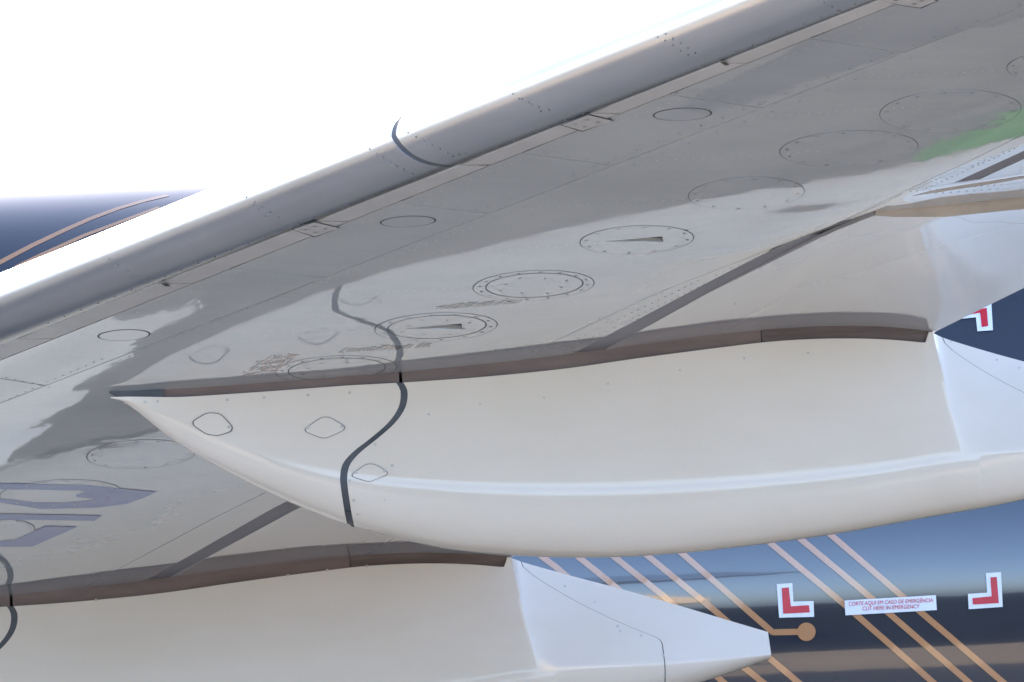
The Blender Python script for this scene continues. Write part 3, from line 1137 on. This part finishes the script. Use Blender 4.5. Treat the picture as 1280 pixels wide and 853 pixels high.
# illegible stencil lines (slanted strokes)
def stencil(x0, y0, x1, y1, h, slant, n, material, rows=1, rdy=0, rdx=0):
    V, F = [], []
    rnd = random.Random(int(x0 * 7 + y0))
    for r in range(rows):
        for k in range(n):
            if rnd.random() < 0.12:
                continue
            t = k / n
            x = x0 + (x1 - x0) * t + rdx * r
            y = y0 + (y1 - y0) * t + rdy * r
            wd = (x1 - x0) / n * rnd.uniform(0.35, 0.7)
            hh = h * rnd.uniform(0.7, 1.0)
            i0 = len(V)
            for a, b in ((0, 0), (wd, 0), (wd + slant, -hh), (slant, -hh)):
                V.append(on_wing(x + a, y + b, 0.0010))
            F.append((i0, i0 + 1, i0 + 2, i0 + 3))
            if rnd.random() < 0.7:
                i0 = len(V)
                yy_ = -hh * rnd.choice((0.0, 0.45, 0.85))
                for a, b in ((0, yy_), (wd * 2.2, yy_ ), (wd * 2.2 + slant * .15, yy_ - 1.2), (slant * .15, yy_ - 1.2)):
                    V.append(on_wing(x + a, y + b, 0.0012))
                F.append((i0, i0 + 1, i0 + 2, i0 + 3))
    obj('stencil', V, F, material, skin, smooth=False, kind='stuff')
stencil(303, 470, 345, 466, 5, 8, 12, 'stencil_red', 4, -6.5, 8)
stencil(423, 441, 535, 434, 6, 7, 26, 'stencil_grey', 1)
stencil(545, 387, 650, 379, 6, 7, 24, 'stencil_grey', 1)

# ---- fastener rows
rows = []
def wing_row(a, b, n, off=0.0002, jit=0.4):
    out = []
    for k in range(n):
        t = k / max(1, n - 1)
        p = on_wing(a[0] + (b[0] - a[0]) * t + random.uniform(-jit, jit), a[1] + (b[1] - a[1]) * t + random.uniform(-jit, jit) * 0.4, off)
        out.append((p, wing_normal(p)))
    return out
rear = []
for k in range(2):
    o1 = 5 + 7 * k
    rear += wing_row((690 + o1 * 1.6, 434 + o1 * 0.25), (868 + o1, 348 + o1 * 0.6), 22)
    rear += wing_row((890 + o1, 342 + o1 * 0.45), (1020, 287 + o1 * .2), 14)
rear += wing_row((1046, 281), (1126, 243.5), 22)
rear += wing_row((1138, 239), (1276, 229.5), 18)
rear += wing_row((1150, 243), (1276, 235), 14)
rear += wing_row((1142, 237), (1204, 210), 12)
rear += wing_row((1158, 236), (1268, 186), 18)
rear += wing_row((1215, 208), (1278, 178), 9)
screw_mesh(rear, 0.0034, 'rivet_rows', 'screw', skin)
fs = []
fs += wing_row((12, 498), (127, 449), 13)
fs += wing_row((8, 472), (62, 484), 6)
fs += wing_row((150, 450), (390, 354), 22)
fs += wing_row((610, 258), (1275, 6), 26)
fs += wing_row((660, 188), (760, 203), 5)
fs += wing_row((846, 116), (950, 130), 5)
fs += wing_row((505, 250), (595, 262), 5)
fs += wing_row((620, 272), (1276, 20), 20)
screw_mesh(fs, 0.0036, 'rivet_rows', 'screw', skin)
# faint flush rivets: behind the slat seam and along the ribs
MAT['rivet_faint'] = m = mat('painted_rivet', (0.46, 0.47, 0.475), 0.35)
add_variation(m, (0.30, 0.315, 0.33), (0.40, 0.41, 0.42), 60, 3)
ft = []
ft += wing_row((70, 431), (330, 327), 24)
ft += wing_row((440, 283), (700, 180), 22)
ft += wing_row((770, 155), (1100, 24), 26)
ft += wing_row((345, 372), (600, 280), 24)
ft += wing_row((270, 405), (560, 296), 22)
for k, c in enumerate(PAN[:7]):
    a = (c[0] - 62 + (k % 2) * 4, c[1] - 33)
    ft += wing_row((a[0] - 74, a[1] - 7), (a[0] + 150, a[1] - 20), 20, jit=0.8)
screw_mesh(ft, 0.0025, 'rivet_rows', 'rivet_faint', skin)
# slat fasteners
_sg = []
for i in range(46):
    th = 0.02 + i * (pi / 2) / 45
    _sg.append(th)
def on_slat(px, py):
    best = None
    for i in range(61):
        th = i * 1.5 / 60
        lo, hi = 16.5, 30.4
        for _ in range(26):                  # px falls as y grows
            mid = 0.5 * (lo + hi)
            if project(slat_pt(th, mid))[0] > px:
                lo = mid
            else:
                hi = mid
        d = abs(project(slat_pt(th, lo))[1] - py)
        if best is None or d < best[0]:
            best = (d, th, lo)
    return best[1], best[2]
def slat_nrm(th, y):
    a = slat_pt(th + 0.01, y) - slat_pt(th - 0.01, y)
    b = slat_pt(th, y + 0.01) - slat_pt(th, y - 0.01)
    n = a.cross(b)
    if n.z > 0:
        n = -n
    return n.normalized()
def slat_row(a, b, n):
    out = []
    for k in range(n):
        t = k / max(1, n - 1)
        th, y = on_slat(a[0] + (b[0] - a[0]) * t, a[1] + (b[1] - a[1]) * t)
        p = slat_pt(th, y)
        out.append((p, slat_nrm(th, y)))
    return out
so, si = [], []
for a, b in (((822, 46), (860, 69)), ((832, 43), (869, 66)), ((641, 117), (676, 139)), ((649, 124), (686, 138)), ((510, 166), (560, 192)), ((566, 196), (582, 192)), ((1010, -6), (1050, 14))):
    so += slat_row(a, b, max(3, int(math.dist(a, b) / 8.5)))
for a, b in (((462, 186), (505, 214)), ((470, 195), (516, 217)), ((308, 246), (348, 272)), ((316, 256), (332, 270)), ((136, 325), (172, 346)), ((146, 332), (166, 347))):
    si += slat_row(a, b, max(3, int(math.dist(a, b) / 8.5)))
so += slat_row((600, 193), (1090, -3), 24)
si += slat_row((60, 404), (540, 214), 24)
screw_mesh(so, 0.0032, 'rivet_rows', 'screw_slat', slat_out)
screw_mesh(si, 0.0032, 'rivet_rows', 'screw_slat', slat_in)
# drain holes at the lip joints
for px, py, par in ((206, 354, slat_in), (905, 77.5, slat_out)):
    V = [on_wing(px + a, py + b, 0.006) for a, b in ((-5, -2), (2, -2.2), (7, 1.5), (1, 1.8))]
    obj('lip_notch', V, [(0, 1, 2, 3)], 'gap', par, smooth=False)
